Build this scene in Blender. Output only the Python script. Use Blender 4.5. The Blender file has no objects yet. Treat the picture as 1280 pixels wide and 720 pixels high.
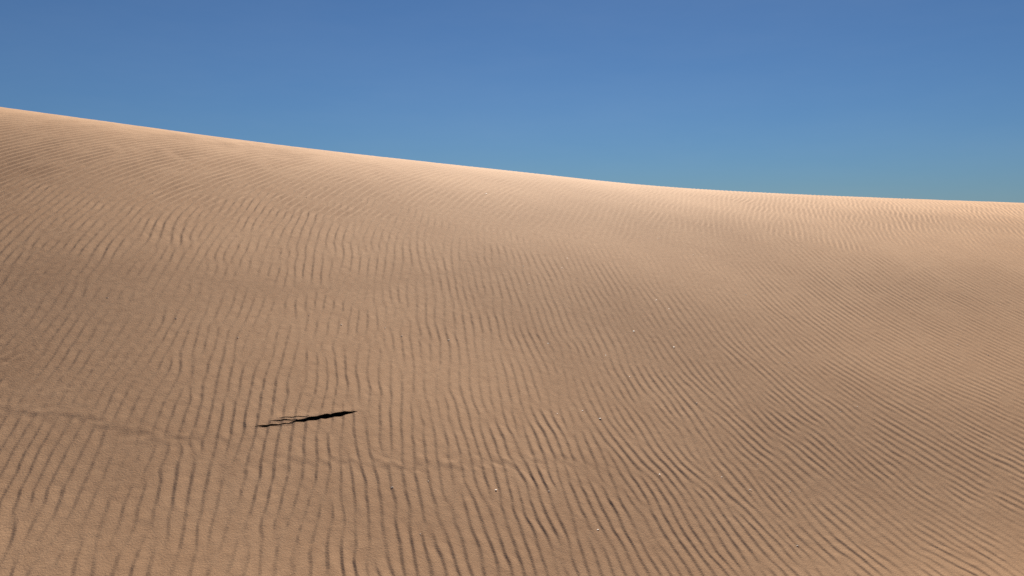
import bpy, math, random
import numpy as np

rng = np.random.default_rng(11)
random.seed(5)
scene = bpy.context.scene
COL = scene.collection

EYE = 3.45            # eye height above the plain (m)
FPX = 1005.0          # focal length in photo pixels (photo 1280 wide)
CY0 = 272.0           # photo row of the true horizon (level camera, lens shifted down)

# ------------------------------------------------------------------ helpers
def tag(o, label=None, cat=None, group=None, kind=None):
    if label: o['label'] = label
    if cat: o['category'] = cat
    if group: o['group'] = group
    if kind: o['kind'] = kind
    return o

def mesh_from_grid(name, co, quads):
    """co (n,3), quads (m,4): one mesh, unused vertices dropped."""
    used = np.zeros(len(co), bool); used[quads.ravel()] = True
    remap = np.cumsum(used) - 1
    co = co[used]; quads = remap[quads]
    me = bpy.data.meshes.new(name)
    me.vertices.add(len(co)); me.vertices.foreach_set('co', co.astype(np.float32).ravel())
    me.loops.add(quads.size); me.loops.foreach_set('vertex_index', quads.astype(np.int32).ravel())
    me.polygons.add(len(quads))
    me.polygons.foreach_set('loop_start', (np.arange(len(quads)) * 4).astype(np.int32))
    me.polygons.foreach_set('use_smooth', np.ones(len(quads), bool))
    me.update(calc_edges=True); me.validate()
    return me

def smooth_noise(shape, cells, r):
    """periodic band-limited noise, unit variance; cells = features across."""
    f = np.fft.fft2(r.standard_normal(shape))
    ky = np.fft.fftfreq(shape[0])[:, None] * shape[0]
    kx = np.fft.fftfreq(shape[1])[None, :] * shape[1]
    k = np.sqrt(ky ** 2 + kx ** 2)
    n = np.real(np.fft.ifft2(f * np.exp(-(k / cells) ** 2)))
    n -= n.mean()
    return n / n.std()

# ------------------------------------------------------------------ dune shape (relative to the eye)
SX = np.array([-1400, -600, 0, 160, 320, 500, 650, 820, 950, 1100, 1280, 1900, 2700], float)
SY = np.array([-60, 50, 134, 156, 178, 199, 215, 233, 241, 247.5, 254, 272, 290], float)

def pchip(x, xp, yp):
    h = np.diff(xp); d = np.diff(yp) / h
    m = np.zeros_like(yp)
    for i in range(1, len(xp) - 1):
        if d[i - 1] * d[i] > 0:
            m[i] = (h[i - 1] + h[i]) / (h[i - 1] / d[i] + h[i] / d[i - 1]) if False else 2 * d[i - 1] * d[i] / (d[i - 1] + d[i])
    m[0], m[-1] = d[0], d[-1]
    x = np.clip(x, xp[0], xp[-1])
    i = np.clip(np.searchsorted(xp, x) - 1, 0, len(xp) - 2)
    t = (x - xp[i]) / h[i]
    return ((1 + 2 * t) * (1 - t) ** 2 * yp[i] + t * (1 - t) ** 2 * h[i] * m[i]
            + t * t * (3 - 2 * t) * yp[i + 1] + t * t * (t - 1) * h[i] * m[i + 1])

# smooth the crest curve once, on a fine table
_tx = np.linspace(-1400, 2700, 2051)
_ty = pchip(_tx, SX, SY)
_ker = np.exp(-0.5 * (np.arange(-60, 61) / 22.0) ** 2); _ker /= _ker.sum()
_ty = np.convolve(np.pad(_ty, 60, mode='reflect', reflect_type='odd'), _ker, 'valid')

def params(u):
    S = (CY0 - np.interp(640 + FPX * u, _tx, _ty)) / FPX
    s = 1 / (1 + np.exp(-u / 0.22))                       # 0 on the left .. 1 on the right
    def blend(a, b, c):
        return a * (1 - s) * (1 - 2 * s) + b * 4 * s * (1 - s) + c * s * (2 * s - 1)
    A = blend(0.424, 0.412, 0.391)
    yc = blend(12.49, 17.52, 22.55)
    w = np.maximum(blend(0.6, 5.38, 10.0), 0.5)
    return S, A, yc, w

def base(x, y):
    """dune height relative to the eye."""
    ye = np.maximum(y, 4.0)
    u = x / ye
    S, A, yc, w = params(u)
    t = yc - y
    z = y * S - A * (np.sqrt(t * t + w * w) - w)
    # gentle swells across the slope
    swell = 0.010 * np.sin(0.55 * x + 1.15 * y + 0.4) + 0.005 * np.sin(-0.8 * x + 1.9 * y)
    z = z + swell * np.clip((yc - y) / 5.0, 0, 1) * np.clip((y - 3) / 2, 0, 1)
    z = z + 0.05 * np.exp(-((y - 4.6) / 0.9) ** 2) / (1 + np.exp((x + 1.0) / 0.5))
    f = -EYE + 0.12                                       # level ground at the foot and behind
    k = 0.25
    return 0.5 * (z + f + np.sqrt((z - f) ** 2 + k * k))

def pix_to_ground(px, py):
    """ground point seen at a photo pixel (front slope)."""
    u = (px - 640.0) / FPX; v = (CY0 - py) / FPX
    S, A, yc, w = params(np.array([u]))
    lo, hi = 3.0, float(yc[0])
    for _ in range(48):
        m = 0.5 * (lo + hi)
        if base(np.array([u * m]), np.array([m]))[0] / m < v: lo = m
        else: hi = m
    return u * lo, lo

# ------------------------------------------------------------------ wind ripples
# photo pixel and direction of the ripple crests there (degrees, 90 = straight up the slope)
DIRS = [
 (40,160,8),(40,190,13),(60,215,21),(100,232,30),(40,260,40),(150,232,27),(150,190,10),(150,270,45),(250,200,9),(250,228,22),
 (240,252,36),(220,290,62),(120,300,50),(60,320,45),(300,300,74),(350,330,80),(330,240,30),(320,215,14),(400,240,27),(430,262,42),(500,235,24),
 (560,252,37),(600,274,52),(480,300,86),(600,320,98),(660,330,107),(720,350,117),(660,255,42),(740,264,56),(780,284,75),
 (850,254,52),(830,296,92),(860,350,118),(900,305,118),(950,257,50),(1000,276,85),(1130,262,70),(1130,285,130),(1240,270,80),(1250,295,140),
 (1050,295,125),(1150,305,143),(1250,325,152),(1000,330,134),(1100,380,149),(1200,400,155),(900,380,130),(1000,420,141),(1100,470,150),
 (1200,480,155),(1250,560,152),(1000,520,143),(900,480,134),(800,450,121),(720,450,110),(640,450,98),(560,430,92),(480,430,81),
 (400,430,72),(320,430,65),(240,430,60),(150,430,49),(50,430,45),(50,500,50),(100,560,62),(200,560,68),(60,640,64),(60,700,65),
 (200,650,72),(300,620,78),(300,700,80),(400,560,90),(450,560,102),(400,620,85),(450,680,85),(520,650,94),(560,600,98),(600,680,104),
 (500,540,93),(620,560,104),(700,560,112),(700,520,112),(800,560,127),(800,620,127),(750,680,114),(850,680,121),(900,620,132),
 (950,700,126),(1050,680,135),(1150,680,142),(1250,680,148),(1100,600,143),(1200,620,149),(150,350,51),(250,340,67),(350,380,68),
 (480,360,90),(560,370,98),(640,385,103),
]
LAM = 0.103
DX = 0.02
NX, NY = 1536, 1344
X0, Y0 = -15.36, 2.4

def ripple_field():
    gx = X0 + DX * np.arange(NX); gy = Y0 + DX * np.arange(NY)
    # coarse control lattice for direction, amplitude
    cx, cy = gx[::8], gy[::8]
    CX, CY = np.meshgrid(cx, cy)
    cz = base(CX, CY)
    _, _, cyc, _ = params(CX / np.maximum(CY, 4.0))
    past = CY > cyc
    cpx = 640 + FPX * CX / CY; cpy = CY0 - FPX * cz / CY
    cres = np.interp(cpx, _tx, _ty)
    cpy = np.where(past, cres, cpy)
    vx = np.zeros_like(CX); vy = np.zeros_like(CX); ws = np.zeros_like(CX)
    for (px, py, a) in DIRS:
        x1, y1 = pix_to_ground(px, py)
        ca, sa = math.cos(math.radians(a)), math.sin(math.radians(a))
        xa, ya = pix_to_ground(px + 2 * ca, py - 2 * sa); xb, yb = pix_to_ground(px - 2 * ca, py + 2 * sa)
        lx, ly = xa - xb, ya - yb
        n = math.hypot(lx, ly); kx, ky = ly / n, -lx / n
        d2 = ((cpx - px) / 62.0) ** 2 + ((cpy - py) / (26.0 if py < 300 else 48.0)) ** 2
        wgt = np.exp(-0.5 * d2) + 1e-4 / (1 + d2) ** 2
        vx += wgt * kx; vy += wgt * ky; ws += wgt
    ang = np.arctan2(vy, vx)
    # expand to the full grid
    def up(a):
        iy = np.minimum(np.arange(NY) / 8.0, a.shape[0] - 1.001); ix = np.minimum(np.arange(NX) / 8.0, a.shape[1] - 1.001)
        j = iy.astype(int); i = ix.astype(int); fy = (iy - j)[:, None]; fx = (ix - i)[None, :]
        r0 = a[j][:, i] * (1 - fx) + a[j][:, i + 1] * fx
        r1 = a[j + 1][:, i] * (1 - fx) + a[j + 1][:, i + 1] * fx
        return r0 * (1 - fy) + r1 * fy
    ca, sa = up(np.cos(ang)), up(np.sin(ang))
    ang = np.arctan2(sa, ca) + math.radians(4.5) * (1 - 0.6 / (1 + np.exp((9.3 - gy) / 0.4)))[:, None] * smooth_noise((NY, NX), 46, rng)
    KY = np.fft.fftfreq(NY, DX)[:, None]; KX = np.fft.fftfreq(NX, DX)[None, :]
    KR = np.hypot(KX, KY) + 1e-9; KA = np.arctan2(KY, KX)
    k0 = 1 / LAM
    radial = np.exp(-0.5 * (np.log(KR / k0) / 0.19) ** 2)
    step = 10.0
    angs = np.radians(np.arange(-110, 111, step))
    Z = rng.standard_normal((NY, NX)) + 1j * rng.standard_normal((NY, NX))
    for it in range(3):
        F = np.fft.fft2(Z) * radial
        out = np.zeros((NY, NX), complex)
        for a in angs:
            wgt = np.clip(1 - np.abs(ang - a) / math.radians(step), 0, 1)
            if wgt.max() <= 0: continue
            da = np.angle(np.exp(1j * (KA - a)))
            G = np.exp(-0.5 * (da / 0.175) ** 2)
            out += wgt * np.fft.ifft2(F * G)
        m = np.abs(out); m /= np.sqrt((m ** 2).mean())
        Z = out / np.sqrt((m ** 2).clip(1e-9)) * np.tanh(1.3 * m) / np.abs(out).mean() if it < 2 else out
    m = np.abs(Z)
    # local mean of the modulus so that only defects lower the height
    mm = np.sqrt(np.abs(np.fft.ifft2(np.fft.fft2(m ** 2) * np.exp(-(KR * 0.9) ** 2))))
    Z = Z / (mm + 1e-9)
    return Z

Z = ripple_field()
# twice finer by zero padding
def upsample2(Z):
    F = np.fft.fftshift(np.fft.fft2(Z))
    P = np.zeros((2 * NY, 2 * NX), complex)
    P[NY // 2:NY // 2 + NY, NX // 2:NX // 2 + NX] = F
    return (np.fft.ifft2(np.fft.ifftshift(P)) * 4).astype(np.complex64)
Z = upsample2(Z)
DX2 = DX / 2
AMPN = smooth_noise((336, 384), 22, rng)      # 8 cm cells, patches of about a metre
AMPF = smooth_noise((336, 384), 70, rng)
AMPW = smooth_noise((672, 768), 100, rng)      # wander, features of about 30 cm
MICRO = smooth_noise((1024, 1024), 170, rng)  # lumps of a few centimetres, tiled

def sample(a, x, y, x0, y0, dx):
    fx = (x - x0) / dx; fy = (y - y0) / dx
    i = np.floor(fx).astype(int); j = np.floor(fy).astype(int)
    fx = fx - i; fy = fy - j
    H, W = a.shape
    i0 = i % W; i1 = (i + 1) % W; j0 = j % H; j1 = (j + 1) % H
    return ((a[j0, i0] * (1 - fx) + a[j0, i1] * fx) * (1 - fy) + (a[j1, i0] * (1 - fx) + a[j1, i1] * fx) * fy)

def saw(ph):
    """asymmetric ripple: long stoss, short steep lee; 0..1"""
    p = (ph / (2 * np.pi)) % 1.0
    b = 0.72
    r = np.where(p < b, p / b, (1 - p) / (1 - b))
    return 0.5 - 0.5 * np.cos(np.pi * r) * 0.5 - 0.5 * (1 - 2 * r) * 0.5

# low terraces that cut across the ripples: photo polyline, height (m), width (m), ripple fading
TERR = [
 ([(250,588),(330,580),(440,578),(560,577),(680,572),(790,575)], 0.020, 0.10, 0.55),
 ([(-60,505),(20,512),(100,524),(200,548),(300,552),(360,538)], 0.022, 0.10, 0.55),
 ([(180,332),(260,352),(340,366),(440,352),(560,340),(660,330)], 0.016, 0.16, 0.65),
 ([(90,285),(200,292),(330,300),(420,302),(540,300)], 0.012, 0.15, 0.55),
 ([(960,600),(1060,612),(1160,640),(1280,640),(1400,650)], 0.014, 0.14, 0.35),
 ([(0,365),(80,372),(180,378),(300,372)], 0.014, 0.22, 0.6),
 ([(640,345),(700,372),(760,400),(860,420)], 0.006, 0.14, 0.3),
 ([(20,640),(120,650),(240,640),(330,655)], 0.012, 0.14, 0.45),
]
TK = [.03, .03, .05, .05, .04, .03, .05, .04]; TW = [.6, .5, 1, 1, 1, 1, 1, 1]
TERRG = []
for pts, h, wd, fade in TERR:
    g = np.array([pix_to_ground(px, py) for px, py in pts])
    TERRG.append((g, TK[len(TERRG)] * h, wd * TW[len(TERRG)], fade))

AMPC = [(60,152,.3),(0,145,.25),(150,166,.3),(300,186,.3),(420,200,.35),(500,208,.4),(700,232,.55),(40,200,3.4),(250,220,3.4),(450,238,3.0),(150,210,3.4),(350,230,3.2),(550,250,1.7),(140,245,1.9),(330,262,1.6),(80,370,.5),(150,400,.75),(30,320,.8),
        (90,470,.8),(200,330,.8),(100,285,.6),(250,290,.75),(330,315,.85),(450,320,.85),(900,246,1.3),(1000,256,2.2),(1150,268,2.4),(1250,270,2.4),(1100,300,1.7),(1000,300,1.3),(1220,310,1.8),(800,330,.8),(900,340,.8),(1200,350,.6),
        (700,300,.85),(560,300,.9),(640,420,.95),(800,480,1.05),(950,560,.8),(1150,620,.7),(1150,480,.68),(700,600,1.1),
        (500,460,.95),(380,460,.85),(300,560,.85),(450,640,.95),(120,620,.85),(100,700,.9),(300,700,.95),(650,700,1.05),(900,690,.85)]

def ripple_h(x, y):
    # small sideways wander of every crest
    wx = 0.0045 * sample(AMPW, x, y, X0, Y0, 0.04) + 0.002 * sample(AMPW, x * 2.3 + 4, y * 2.3, X0, Y0, 0.04)
    wy = 0.008 * sample(AMPW, x + 7, y + 5, X0, Y0, 0.04)
    calm = 1 - 0.65 / (1 + np.exp((9.3 - y) / 0.4))
    z = sample(Z, x + wx * calm, y + wy * calm, X0, Y0, DX2)
    m = np.clip(np.abs(z), 0, 1.5)
    amp = np.clip(0.92 + 0.13 * sample(AMPN, x, y, X0, Y0, 0.08) + 0.09 * sample(AMPF, x, y, X0, Y0, 0.08), 0.5, 1.15)
    bz = base(x, y)
    px = 640 + FPX * x / np.maximum(y, 3); py = CY0 - FPX * bz / np.maximum(y, 3)
    num = np.full(x.shape, 0.02 * 0.8); den = np.full(x.shape, 0.02)
    for (ax, ay, av) in AMPC:
        wgt = np.exp(-0.5 * (((px - ax) / 75) ** 2 + ((py - ay) / 40) ** 2))
        num += wgt * av; den += wgt
    amp = amp * num / den
    h = np.zeros_like(x)
    warp = 0.05 * sample(AMPN, x + 3.1, y + 1.7, X0, Y0, 0.08) + 0.035 * sample(AMPF, x, y, X0, Y0, 0.08)
    for g, th, wd, fade in TERRG:
        gx, gy = g[:, 0], g[:, 1]
        yl = np.interp(x, gx, gy)
        ends = 1 / (1 + np.exp(-(x - gx[0] - .25) / 0.12)) * 1 / (1 + np.exp((x - gx[-1] + .25) / 0.12))
        d = (y - yl + warp * min(1, wd / .12)) / wd
        h += th * ends * (np.tanh(1.6 * d) * np.exp(-(d / 3.2) ** 2))
        if wd < 0.08:
            h += 0.0006 * ends * np.exp(-(d / 1.6) ** 2) * sample(MICRO, x * 0.5, y * 0.9, X0, Y0, 0.013)
        amp = amp * (1 - fade * ends * np.exp(-(d / 0.9) ** 2))
    _, _, yc, _ = params(x / np.maximum(y, 4.0))
    edge = np.clip((y - 2.6) / 1.0, 0, 1) * np.clip((27.5 - y) / 3, 0, 1) * np.clip((15 - np.abs(x)) / 2, 0, 1)
    rip = 0.0067 * (saw(-np.angle(z)) - 0.5) * np.minimum(m, 1.15)
    return edge * (rip * amp + h) + 0.00025 * sample(MICRO, x, y, X0, Y0, 0.013)

# ------------------------------------------------------------------ crevice: slits that run back under an overhanging lip of sand
# photo polyline of (px, py of the middle, half opening in photo px), depth, undercut, own object?
SLITS = [
 ([(361,528.6,.0),(368,527.2,1.0),(378,525.4,2.0),(392,523.0,2.9),(405,520.8,3.3),(420,518.5,3.6),(432,516.6,2.4),(441,515.0,.9),(447,514.4,.0)], .13, .20, True),
 ([(318,533.2,.0),(324,533.0,.7),(330,532.6,1.4),(340,531.6,1.2),(352,530.4,.6),(368,529.0,.0)], .10, .14, True),
 ([(336,527.0,.0),(344,526.2,.4),(354,525.4,.75),(364,525.2,.6),(372,525.0,.0)], .09, .12, True),
 ([(346,523.0,.0),(356,522.2,.35),(368,521.4,.55),(378,521.0,.35),(388,520.4,.0)], .08, .12, True),
]
SL = []
for pts, dep, und, own in SLITS:
    xs, ys, hs = [], [], []
    for px, py, hp in pts:
        x1, y1 = pix_to_ground(px, py)
        if hp > 0:
            hp *= 0.87
            ya = pix_to_ground(px, py - hp)[1]; yb = pix_to_ground(px, py + hp)[1]
            hw = 0.5 * (ya - yb)
        else: hw = 0.0
        xs.append(x1); ys.append(y1); hs.append(hw)
    SL.append((np.array(xs), np.array(ys), np.array(hs), dep, und, own))

# ------------------------------------------------------------------ the grid of the dune
def span(segs):
    out = []
    for a, b, n in segs: out += list(np.linspace(a, b, n, endpoint=False))
    return np.array(out + [segs[-1][1]])
uc = span([(-1.6, -0.70, 130), (-0.70, -0.345, 340), (-0.345, -0.165, 330), (-0.165, 0.70, 830), (0.70, 1.6, 130)])
DLO = min((v[1] - v[2]).min() for v in SL) - 0.05; DHI = max((v[1] + v[2]).max() for v in SL) + 0.08
yr = [1.2]
while yr[-1] < 60:
    y = yr[-1]
    if y < 3: d = 0.1
    elif y < 4.6: d = 0.03
    elif DLO < y < DHI: d = 0.0040
    elif y < 24: d = min(0.0105 * (y / 6.0) ** 1.3, 0.022)
    else: d = min(0.022 * 1.03 ** ((y - 24) / 0.1), 1.0)
    yr.append(y + d)
yr = np.array(yr)
U, Y = np.meshgrid(uc, yr)
X = U * Y
near = Y < 4.0                                   # let the sheet stay wide beside the viewer
X = np.where(near, U * 4.0, X)
H = base(X, Y) + ripple_h(X, Y)

slit_own = np.zeros(X.shape, bool)
# a soft raised rim of sand round the slits
for xs, ys, hs, dep, und, own in SL:
    if not own: continue
    yl = np.interp(X, xs, ys); hw = np.interp(X, xs, hs, left=0, right=0)
    e = np.clip((X - xs[0] + .12) / .15, 0, 1) * np.clip((xs[-1] + .10 - X) / .15, 0, 1)
    dl = (Y - (yl + hw)) / 0.045
    H += e * 0.0015 * np.exp(-(dl - 0.4) ** 2) * (dl > -0.5)
YN = Y.copy(); ZN = H.copy()
for xs, ys, hs, dep, und, own in SL:
    jag = 0.35 * np.interp(X, np.linspace(-15, 15, 900), rng.standard_normal(900)) if own else 0
    yl = np.interp(X, xs, ys); hw = np.interp(X, xs, hs, left=0, right=0) * (1 + 0.35 * jag)
    inside = (hw > 5e-4) & (Y > yl - hw) & (Y < yl + hw)
    q = np.where(inside, (Y - (yl - hw)) / np.maximum(2 * hw, 1e-6), 0)
    k = np.clip(hw / 0.02, 0.15, 1)
    D = dep * k; C = und * k
    y0 = yl - hw
    kn = np.array([0, .18, .55, .75, 1.0])
    fy = np.interp(q, kn, [0, .15, 1, 1, 1])     # fraction of the opening travelled
    fc = np.interp(q, kn, [0, 0, 1, 1, 0])       # fraction of the undercut travelled
    fd = np.interp(q, kn, [0, 1, 1, .35, 0.02])  # fraction of the depth
    YN = np.where(inside, y0 + 2 * hw * fy + C * fc, YN)
    ZN = np.where(inside, H - D * fd + 0.38 * C * fc, ZN)
    if own: slit_own |= inside

# beyond the crest and at the rim the sheet sinks under the plain
co = np.stack([X, YN, ZN + EYE], -1).reshape(-1, 3)
nr, nc = X.shape
idx = np.arange(nr * nc).reshape(nr, nc)
quads = np.stack([idx[:-1, :-1], idx[:-1, 1:], idx[1:, 1:], idx[1:, :-1]], -1).reshape(-1, 4)
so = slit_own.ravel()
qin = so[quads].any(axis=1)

# ------------------------------------------------------------------ materials
def sand_material(name, ca, cb, cc, bump=0.5):
    m = bpy.data.materials.new(name); m.use_nodes = True
    nt = m.node_tree; N = nt.nodes; L = nt.links
    N.clear()
    out = N.new('ShaderNodeOutputMaterial')
    pr = N.new('ShaderNodeBsdfPrincipled')
    pr.inputs['Roughness'].default_value = 0.95
    pr.inputs['Specular IOR Level'].default_value = 0.12
    pr.inputs['Diffuse Roughness'].default_value = 0.0
    tc = N.new('ShaderNodeTexCoord')
    big = N.new('ShaderNodeTexNoise'); big.inputs['Scale'].default_value = 0.9; big.inputs['Detail'].default_value = 5
    med = N.new('ShaderNodeTexNoise'); med.inputs['Scale'].default_value = 7.0; med.inputs['Detail'].default_value = 6
    grain = N.new('ShaderNodeTexNoise'); grain.inputs['Scale'].default_value = 260; grain.inputs['Detail'].default_value = 4
    for n in (big, med, grain): L.new(tc.outputs['Object'], n.inputs['Vector'])
    r1 = N.new('ShaderNodeValToRGB'); r1.color_ramp.elements[0].position = .33; r1.color_ramp.elements[1].position = .67
    r1.color_ramp.elements[0].color = (*ca, 1); r1.color_ramp.elements[1].color = (*cb, 1)
    L.new(big.outputs['Fac'], r1.inputs['Fac'])
    mx = N.new('ShaderNodeMix'); mx.data_type = 'RGBA'
    L.new(r1.outputs['Color'], mx.inputs[6]); mx.inputs[7].default_value = (*cc, 1)
    r2 = N.new('ShaderNodeMapRange'); r2.inputs[1].default_value = .45; r2.inputs[2].default_value = .75; r2.inputs[3].default_value = 0; r2.inputs[4].default_value = .45
    L.new(med.outputs['Fac'], r2.inputs[0]); L.new(r2.outputs[0], mx.inputs[0])
    # salt and pepper of single grains
    mg = N.new('ShaderNodeMix'); mg.data_type = 'RGBA'; mg.blend_type = 'MULTIPLY'; mg.inputs[0].default_value = 1
    rg = N.new('ShaderNodeMapRange'); rg.inputs[1].default_value = .3; rg.inputs[2].default_value = .7; rg.inputs[3].default_value = .86; rg.inputs[4].default_value = 1.14
    L.new(grain.outputs['Fac'], rg.inputs[0])
    L.new(mx.outputs[2], mg.inputs[6]); L.new(rg.outputs[0], mg.inputs[7])
    L.new(mg.outputs[2], pr.inputs['Base Color'])
    b1 = N.new('ShaderNodeBump'); b1.inputs['Strength'].default_value = bump; b1.inputs['Distance'].default_value = 0.004
    gb = N.new('ShaderNodeTexNoise'); gb.inputs['Scale'].default_value = 70; gb.inputs['Detail'].default_value = 7; gb.inputs['Roughness'].default_value = .65
    L.new(tc.outputs['Object'], gb.inputs['Vector'])
    L.new(gb.outputs['Fac'], b1.inputs['Height'])
    L.new(b1.outputs['Normal'], pr.inputs['Normal'])
    L.new(pr.outputs['BSDF'], out.inputs['Surface'])
    return m

M_SAND = sand_material('dry_sand', (.522, .304, .168), (.575, .342, .192), (.485, .276, .150))
M_SLIT_SHADE = sand_material('slit_shade_sand', (.10, .062, .040), (.12, .075, .048), (.09, .055, .036))  # sand darkened in its base colour, painting shade into the crevice walls

def shell_material():
    m = bpy.data.materials.new('shell_lime'); m.use_nodes = True
    nt = m.node_tree; N = nt.nodes; L = nt.links
    pr = N['Principled BSDF']; pr.inputs['Roughness'].default_value = .45
    tc = N.new('ShaderNodeTexCoord'); no = N.new('ShaderNodeTexNoise'); no.inputs['Scale'].default_value = 120
    L.new(tc.outputs['Object'], no.inputs['Vector'])
    r = N.new('ShaderNodeValToRGB'); r.color_ramp.elements[0].color = (.80, .75, .68, 1); r.color_ramp.elements[1].color = (.90, .88, .85, 1)
    L.new(no.outputs['Fac'], r.inputs['Fac']); L.new(r.outputs['Color'], pr.inputs['Base Color'])
    out = N['Material Output']; tr = N.new('ShaderNodeBsdfTranslucent'); mx = N.new('ShaderNodeMixShader'); mx.inputs[0].default_value = .62
    L.new(r.outputs['Color'], tr.inputs['Color']); L.new(pr.outputs[0], mx.inputs[1]); L.new(tr.outputs[0], mx.inputs[2]); L.new(mx.outputs[0], out.inputs['Surface'])
    return m
M_SHELL = shell_material()

def link(name, me, mat):
    o = bpy.data.objects.new(name, me); COL.objects.link(o)
    me.materials.append(mat)
    return o

dune = link('sand_dune', mesh_from_grid('sand_dune', co, quads[~qin]), M_SAND); tag(dune, kind='structure')
crev = link('sand_crevice', mesh_from_grid('sand_crevice', co, quads[qin]), M_SLIT_SHADE)
tag(crev, 'narrow dark crevice under an overhanging lip of rippled sand, low on the slope', 'crevice')

# the plain round the dune, out to the horizon (the dune sheet lies on it)
rr = np.array([0, 3, 8, 20, 50, 120, 300, 800, 2000, 6000.0]); th = np.linspace(0, 2 * np.pi, 73)
R, T = np.meshgrid(rr, th, indexing='ij')
PL = np.stack([R * np.cos(T), R * np.sin(T), np.full(R.shape, -0.02)], -1).reshape(-1, 3)
pi_ = np.arange(R.size).reshape(R.shape)
pq = np.stack([pi_[:-1, :-1], pi_[1:, :-1], pi_[1:, 1:], pi_[:-1, 1:]], -1).reshape(-1, 4)
plain = link('ground', mesh_from_grid('ground', PL, pq), M_SAND); tag(plain, kind='structure')

# ------------------------------------------------------------------ shell fragments
def shell_mesh(r, size):
    """a broken, ribbed, curved shard of shell with thickness"""
    n, mr = 16, 5
    a0 = r.uniform(-.5, .5) + r.choice((0, math.pi)); arc = r.uniform(2.7, 3.9)
    rad = [size * (0.75 + 0.35 * r.random()) for _ in range(n + 1)]
    el = r.uniform(1.0, 1.7)
    vs, fs = [], []
    for side in (1, -1):
        for j in range(mr + 1):
            for i in range(n + 1):
                a = a0 + arc * i / n; q = 0.12 + 0.88 * j / mr
                x = math.cos(a) * rad[i] * q * el; y = math.sin(a) * rad[i] * q
                z = size * (0.10 * (1 - q * q) + 0.03 * math.cos(i * math.pi)) + side * size * 0.05
                vs.append((x, y, z))
    k = (mr + 1) * (n + 1)
    for s in (0, 1):
        for j in range(mr):
            for i in range(n):
                q = [s * k + j * (n + 1) + i, s * k + j * (n + 1) + i + 1, s * k + (j + 1) * (n + 1) + i + 1, s * k + (j + 1) * (n + 1) + i]
                fs.append(q if s == 0 else q[::-1])
    ring = [j * (n + 1) for j in range(mr + 1)] + [mr * (n + 1) + i for i in range(1, n + 1)] + [j * (n + 1) + n for j in range(mr - 1, -1, -1)] + list(range(n - 1, 0, -1))
    for a, b in zip(ring, ring[1:] + ring[:1]): fs.append([a, b, b + k, a + k])
    me = bpy.data.meshes.new('shell_fragment'); me.from_pydata(vs, [], fs); me.update()
    me.polygons.foreach_set('use_smooth', np.ones(len(me.polygons), bool))
    cx = sum(v[0] for v in vs) / len(vs); cy = sum(v[1] for v in vs) / len(vs)
    for v in me.vertices: v.co.x -= cx; v.co.y -= cy
    me.materials.append(M_SHELL)
    return me
rs = random.Random(21)
SHARDS = [shell_mesh(rs, 0.010) for _ in range(7)]

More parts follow.
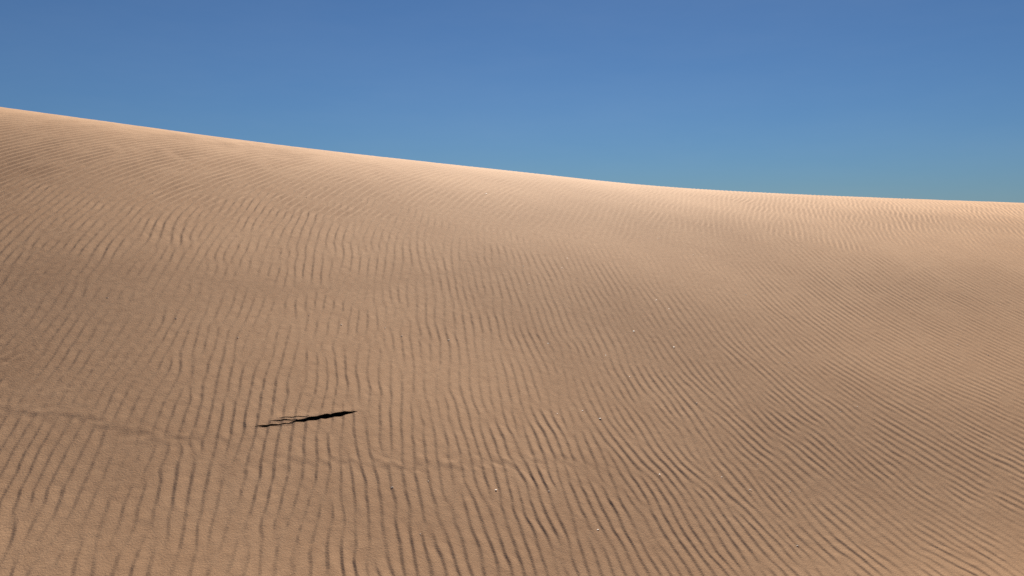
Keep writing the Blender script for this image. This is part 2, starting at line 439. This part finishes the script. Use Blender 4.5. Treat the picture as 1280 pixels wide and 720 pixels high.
# photo pixel, size factor, label
CHIPS = [
 (607,242,1.5,'bright white shell fragment just under the crest line, largest chip near the top'),
 (600,243.5,.6,'tiny pale shell chip touching the left side of the large fragment under the crest'),
 (147,239,.6,'faint shell chip on the striped upper left slope, left one of a pair'),
 (191,242,.9,'white shell chip on the striped upper left slope, right one of a pair'),
 (364,226,.8,'pale shell chip on the upper slope, top one of a diagonal row of three'),
 (378,235,.7,'pale shell chip in the middle of a diagonal row of three below the crest'),
 (383,247,.95,'white shell chip at the bottom of a diagonal row of three below the crest'),
 (470,295,.7,'faint lone shell chip below and right of the diagonal row of three, upper slope'),
 (654,333,.65,'faint shell chip above another one, on broken ripples in the centre of the upper slope'),
 (661,355,.7,'faint shell chip below another one, on broken ripples in the centre of the upper slope'),
 (709,323,.85,'thin white shell sliver just above a brighter chip, centre of the upper slope'),
 (702,335,1.15,'bright white shell chip just below a thin white sliver, centre of the upper slope'),
 (823,298,.9,'white shell chip alone where the bright crest band meets the slope, right of centre'),
 (867,319,.85,'left one of two shell chips lying side by side right of centre, upper slope'),
 (877,321,.65,'right and smaller one of two shell chips side by side right of centre, upper slope'),
 (915,364,.65,"small pale shell chip just left of a bright one on the right slope's slanting ripples"),
 (932,368,1.25,"bright white shell chip beside a small pale one on the right slope's slanting ripples"),
 (820,375,1.0,'upper left one of two neighbouring white shell chips in the middle of the slope'),
 (836,386,.9,'lower right one of two neighbouring white shell chips in the middle of the slope'),
 (1021,294,.8,'pale shell chip under the bright right crest, upper left one of two'),
 (1050,302,1.05,'white shell chip under the bright right crest, lower right one of two'),
 (1246,336,.7,'small pale shell chip high on the slope close to the right edge of the picture'),
 (1127,370,.8,'lone pale shell chip on fine slanting ripples, upper one of two on the right slope'),
 (1079,395,.85,'lone pale shell chip on fine slanting ripples, lower left of another on the right slope'),
 (386,394,.7,'faint shell chip just upper left of the brightest chip above the crevice'),
 (426,406,1.1,'bright white shell chip on the mid slope, brightest one straight above the crevice'),
 (481,410,.75,'small pale shell chip level with the brightest chip above the crevice and right of it'),
 (502,420,.9,'shell chip right of the small pale one, above and right of the crevice'),
 (561,425,.65,'tiny shell chip on upright ripples, left of centre, rightmost in the row above the crevice'),
 (792,414,1.0,'white shell chip among forking ripples right of centre, upper left one of two'),
 (842,434,1.05,'white shell chip among forking ripples right of centre, lower right one of two'),
 (685,429,.75,'pale shell chip at the top of long straight ripples in the centre of the picture'),
 (757,444,.7,'faint shell chip on long ripples, upper one of two just right of centre'),
 (787,471,.75,'faint shell chip on long ripples, lower one of two just right of centre'),
 (750,523,1.15,'bright white shell sliver on the lower slope, rightmost and brightest of three'),
 (728,513,.8,'pale shell chip on the lower slope, middle one of three below the centre'),
 (696,517,.75,'pale shell chip on the lower slope, left one of three below the centre'),
 (871,504,.65,'tiny lone shell chip on slanting ripples, right of the three chips below the centre'),
 (1197,431,.75,'upper left one of two pale shell chips on slanting ripples near the right edge'),
 (1235,444,.85,'lower right one of two pale shell chips on slanting ripples near the right edge'),
 (986,453,.9,'white shell chip on dense slanting ripples, alone in the middle of the right half'),
 (1072,508,1.1,'bright white shell chip on dense slanting ripples low right, right one of a pair'),
 (1050,514,.75,'pale shell chip on dense slanting ripples low right, left one of a pair'),
 (1104,552,.65,'tiny shell chip low on the right slope, below the bright chip of a pair'),
 (134,372,.9,'pale shell chip on smooth sand at the left, leftmost of three on the left slope'),
 (220,398,.75,'faint shell chip on the left slope, middle one of three'),
 (297,422,.95,'white shell chip on the left slope, rightmost of three, above the crevice tip'),
 (490,609,.75,'pale shell chip in the foreground, left one of three lower right of the crevice'),
 (535,601,.75,'pale shell chip in the foreground, middle one of three lower right of the crevice'),
 (619,612,1.0,'bright white shell sliver in the foreground, right one of three lower right of the crevice'),
 (525,667,.55,'tiny shell chip near the bottom edge, below the three chips lower right of the crevice'),
 (686,614,.5,'tiny faint shell chip in the foreground, straight below the three chips of the lower slope'),
 (747,662,.8,'pale shell sliver near the bottom edge, just right of the middle'),
 (824,593,.95,'white shell chip in the right foreground, lower one of two, left of a wide pair'),
 (842,582,.55,'tiny shell chip in the right foreground, just above and right of a white one'),
 (902,596,.75,'pale shell chip in the right foreground, left one of a wide pair'),
 (937,612,.95,'white shell chip in the right foreground, right and brighter one of a wide pair'),
 (947,580,.55,'tiny shell chip in the right foreground, above the wide pair'),
 (987,614,.8,'pale shell chip in the right foreground, right of the wide pair'),
 (996,682,.8,'pale shell chip near the bottom edge in the right foreground'),
]
for k, (px, py, s, lab) in enumerate(CHIPS):
    x, y = pix_to_ground(px, py)
    e = 0.02
    hx = np.array([x, x + e, x - e, x, x]); hy = np.array([y, y, y, y + e, y - e])
    hh = base(hx, hy) + ripple_h(hx, hy)
    o = bpy.data.objects.new('shell_fragment', SHARDS[k % len(SHARDS)]); COL.objects.link(o)
    o.location = (x, y, hh[0] + EYE + 0.0004 * s)
    gx = (hh[1] - hh[2]) / (2 * e); gy = (hh[3] - hh[4]) / (2 * e)
    o.rotation_euler = (rs.uniform(.10, .24), rs.uniform(-.10, .10), rs.uniform(-.5, .5))
    sc = 1.15 * s * rs.uniform(.92, 1.08); o.scale = (sc, sc, sc * .5)
    tag(o, lab, 'shell', 'shell fragments scattered on the dune')

# ------------------------------------------------------------------ light and sky
SUN_AZ, SUN_EL = 7.0, 31.0            # degrees right of straight ahead, above the horizon
w = bpy.data.worlds.new('World'); scene.world = w; w.use_nodes = True
nt = w.node_tree; N = nt.nodes; L = nt.links
bg = N['Background']; bg.inputs['Strength'].default_value = 0.05
sky = N.new('ShaderNodeTexSky'); sky.sky_type = 'NISHITA'; sky.sun_disc = False
sky.sun_elevation = math.radians(SUN_EL); sky.sun_rotation = math.radians(SUN_AZ)
sky.air_density = 1.2; sky.dust_density = 0.0; sky.ozone_density = 7.44; sky.altitude = 1000
wb = N.new('ShaderNodeMix'); wb.data_type = 'RGBA'; wb.blend_type = 'MULTIPLY'; wb.inputs[0].default_value = 1
wb.inputs[7].default_value = (.262, .389, .522, 1)          # the whole sky, evenly: a polarised, deep desert blue
hs = N.new('ShaderNodeHueSaturation'); hs.inputs['Saturation'].default_value = 0.82
L.new(sky.outputs['Color'], hs.inputs['Color']); L.new(hs.outputs['Color'], wb.inputs[6])
# the thinnest veil of high cirrus
tc = N.new('ShaderNodeTexCoord'); mp = N.new('ShaderNodeMapping'); mp.inputs['Scale'].default_value = (1.2, 1.2, 5.0); mp.inputs['Rotation'].default_value = (0.2, 0.35, 0.3)
cn = N.new('ShaderNodeTexNoise'); cn.inputs['Scale'].default_value = 2.2; cn.inputs['Detail'].default_value = 6; cn.inputs['Roughness'].default_value = .6
L.new(tc.outputs['Generated'], mp.inputs['Vector']); L.new(mp.outputs['Vector'], cn.inputs['Vector'])
cr = N.new('ShaderNodeMapRange'); cr.inputs[1].default_value = .42; cr.inputs[2].default_value = .80; cr.inputs[3].default_value = 0; cr.inputs[4].default_value = .035
L.new(cn.outputs['Fac'], cr.inputs[0])
cm = N.new('ShaderNodeMix'); cm.data_type = 'RGBA'; cm.inputs[7].default_value = (6.5, 7.0, 7.4, 1)
L.new(cr.outputs[0], cm.inputs[0]); L.new(wb.outputs[2], cm.inputs[6])
L.new(cm.outputs[2], bg.inputs['Color'])

sd = bpy.data.lights.new('sun', 'SUN'); sd.energy = 5.0; sd.angle = math.radians(0.53); sd.color = (1.0, .95, .845)
so_ = bpy.data.objects.new('sun', sd); COL.objects.link(so_)
az, el = math.radians(SUN_AZ), math.radians(SUN_EL)
from mathutils import Vector
d = Vector((math.sin(az) * math.cos(el), math.cos(az) * math.cos(el), math.sin(el)))
so_.rotation_euler = (-d).to_track_quat('-Z', 'Y').to_euler()
so_.location = d * 50

# ------------------------------------------------------------------ camera
cd = bpy.data.cameras.new('camera'); cam = bpy.data.objects.new('camera', cd); COL.objects.link(cam)
cam.location = (0, 0, EYE); cam.rotation_euler = (math.radians(90), 0, 0)
cd.sensor_width = 36; cd.lens = 36 * FPX / 1280; cd.shift_y = -(360.0 - CY0) / 1280; cd.clip_start = 0.05; cd.clip_end = 20000
scene.camera = cam
vs = scene.view_settings
vs.view_transform = 'Standard'; vs.look = 'None'; vs.exposure = 0.94; vs.gamma = 1; vs.use_curve_mapping = False
scene.cycles.use_denoising = False
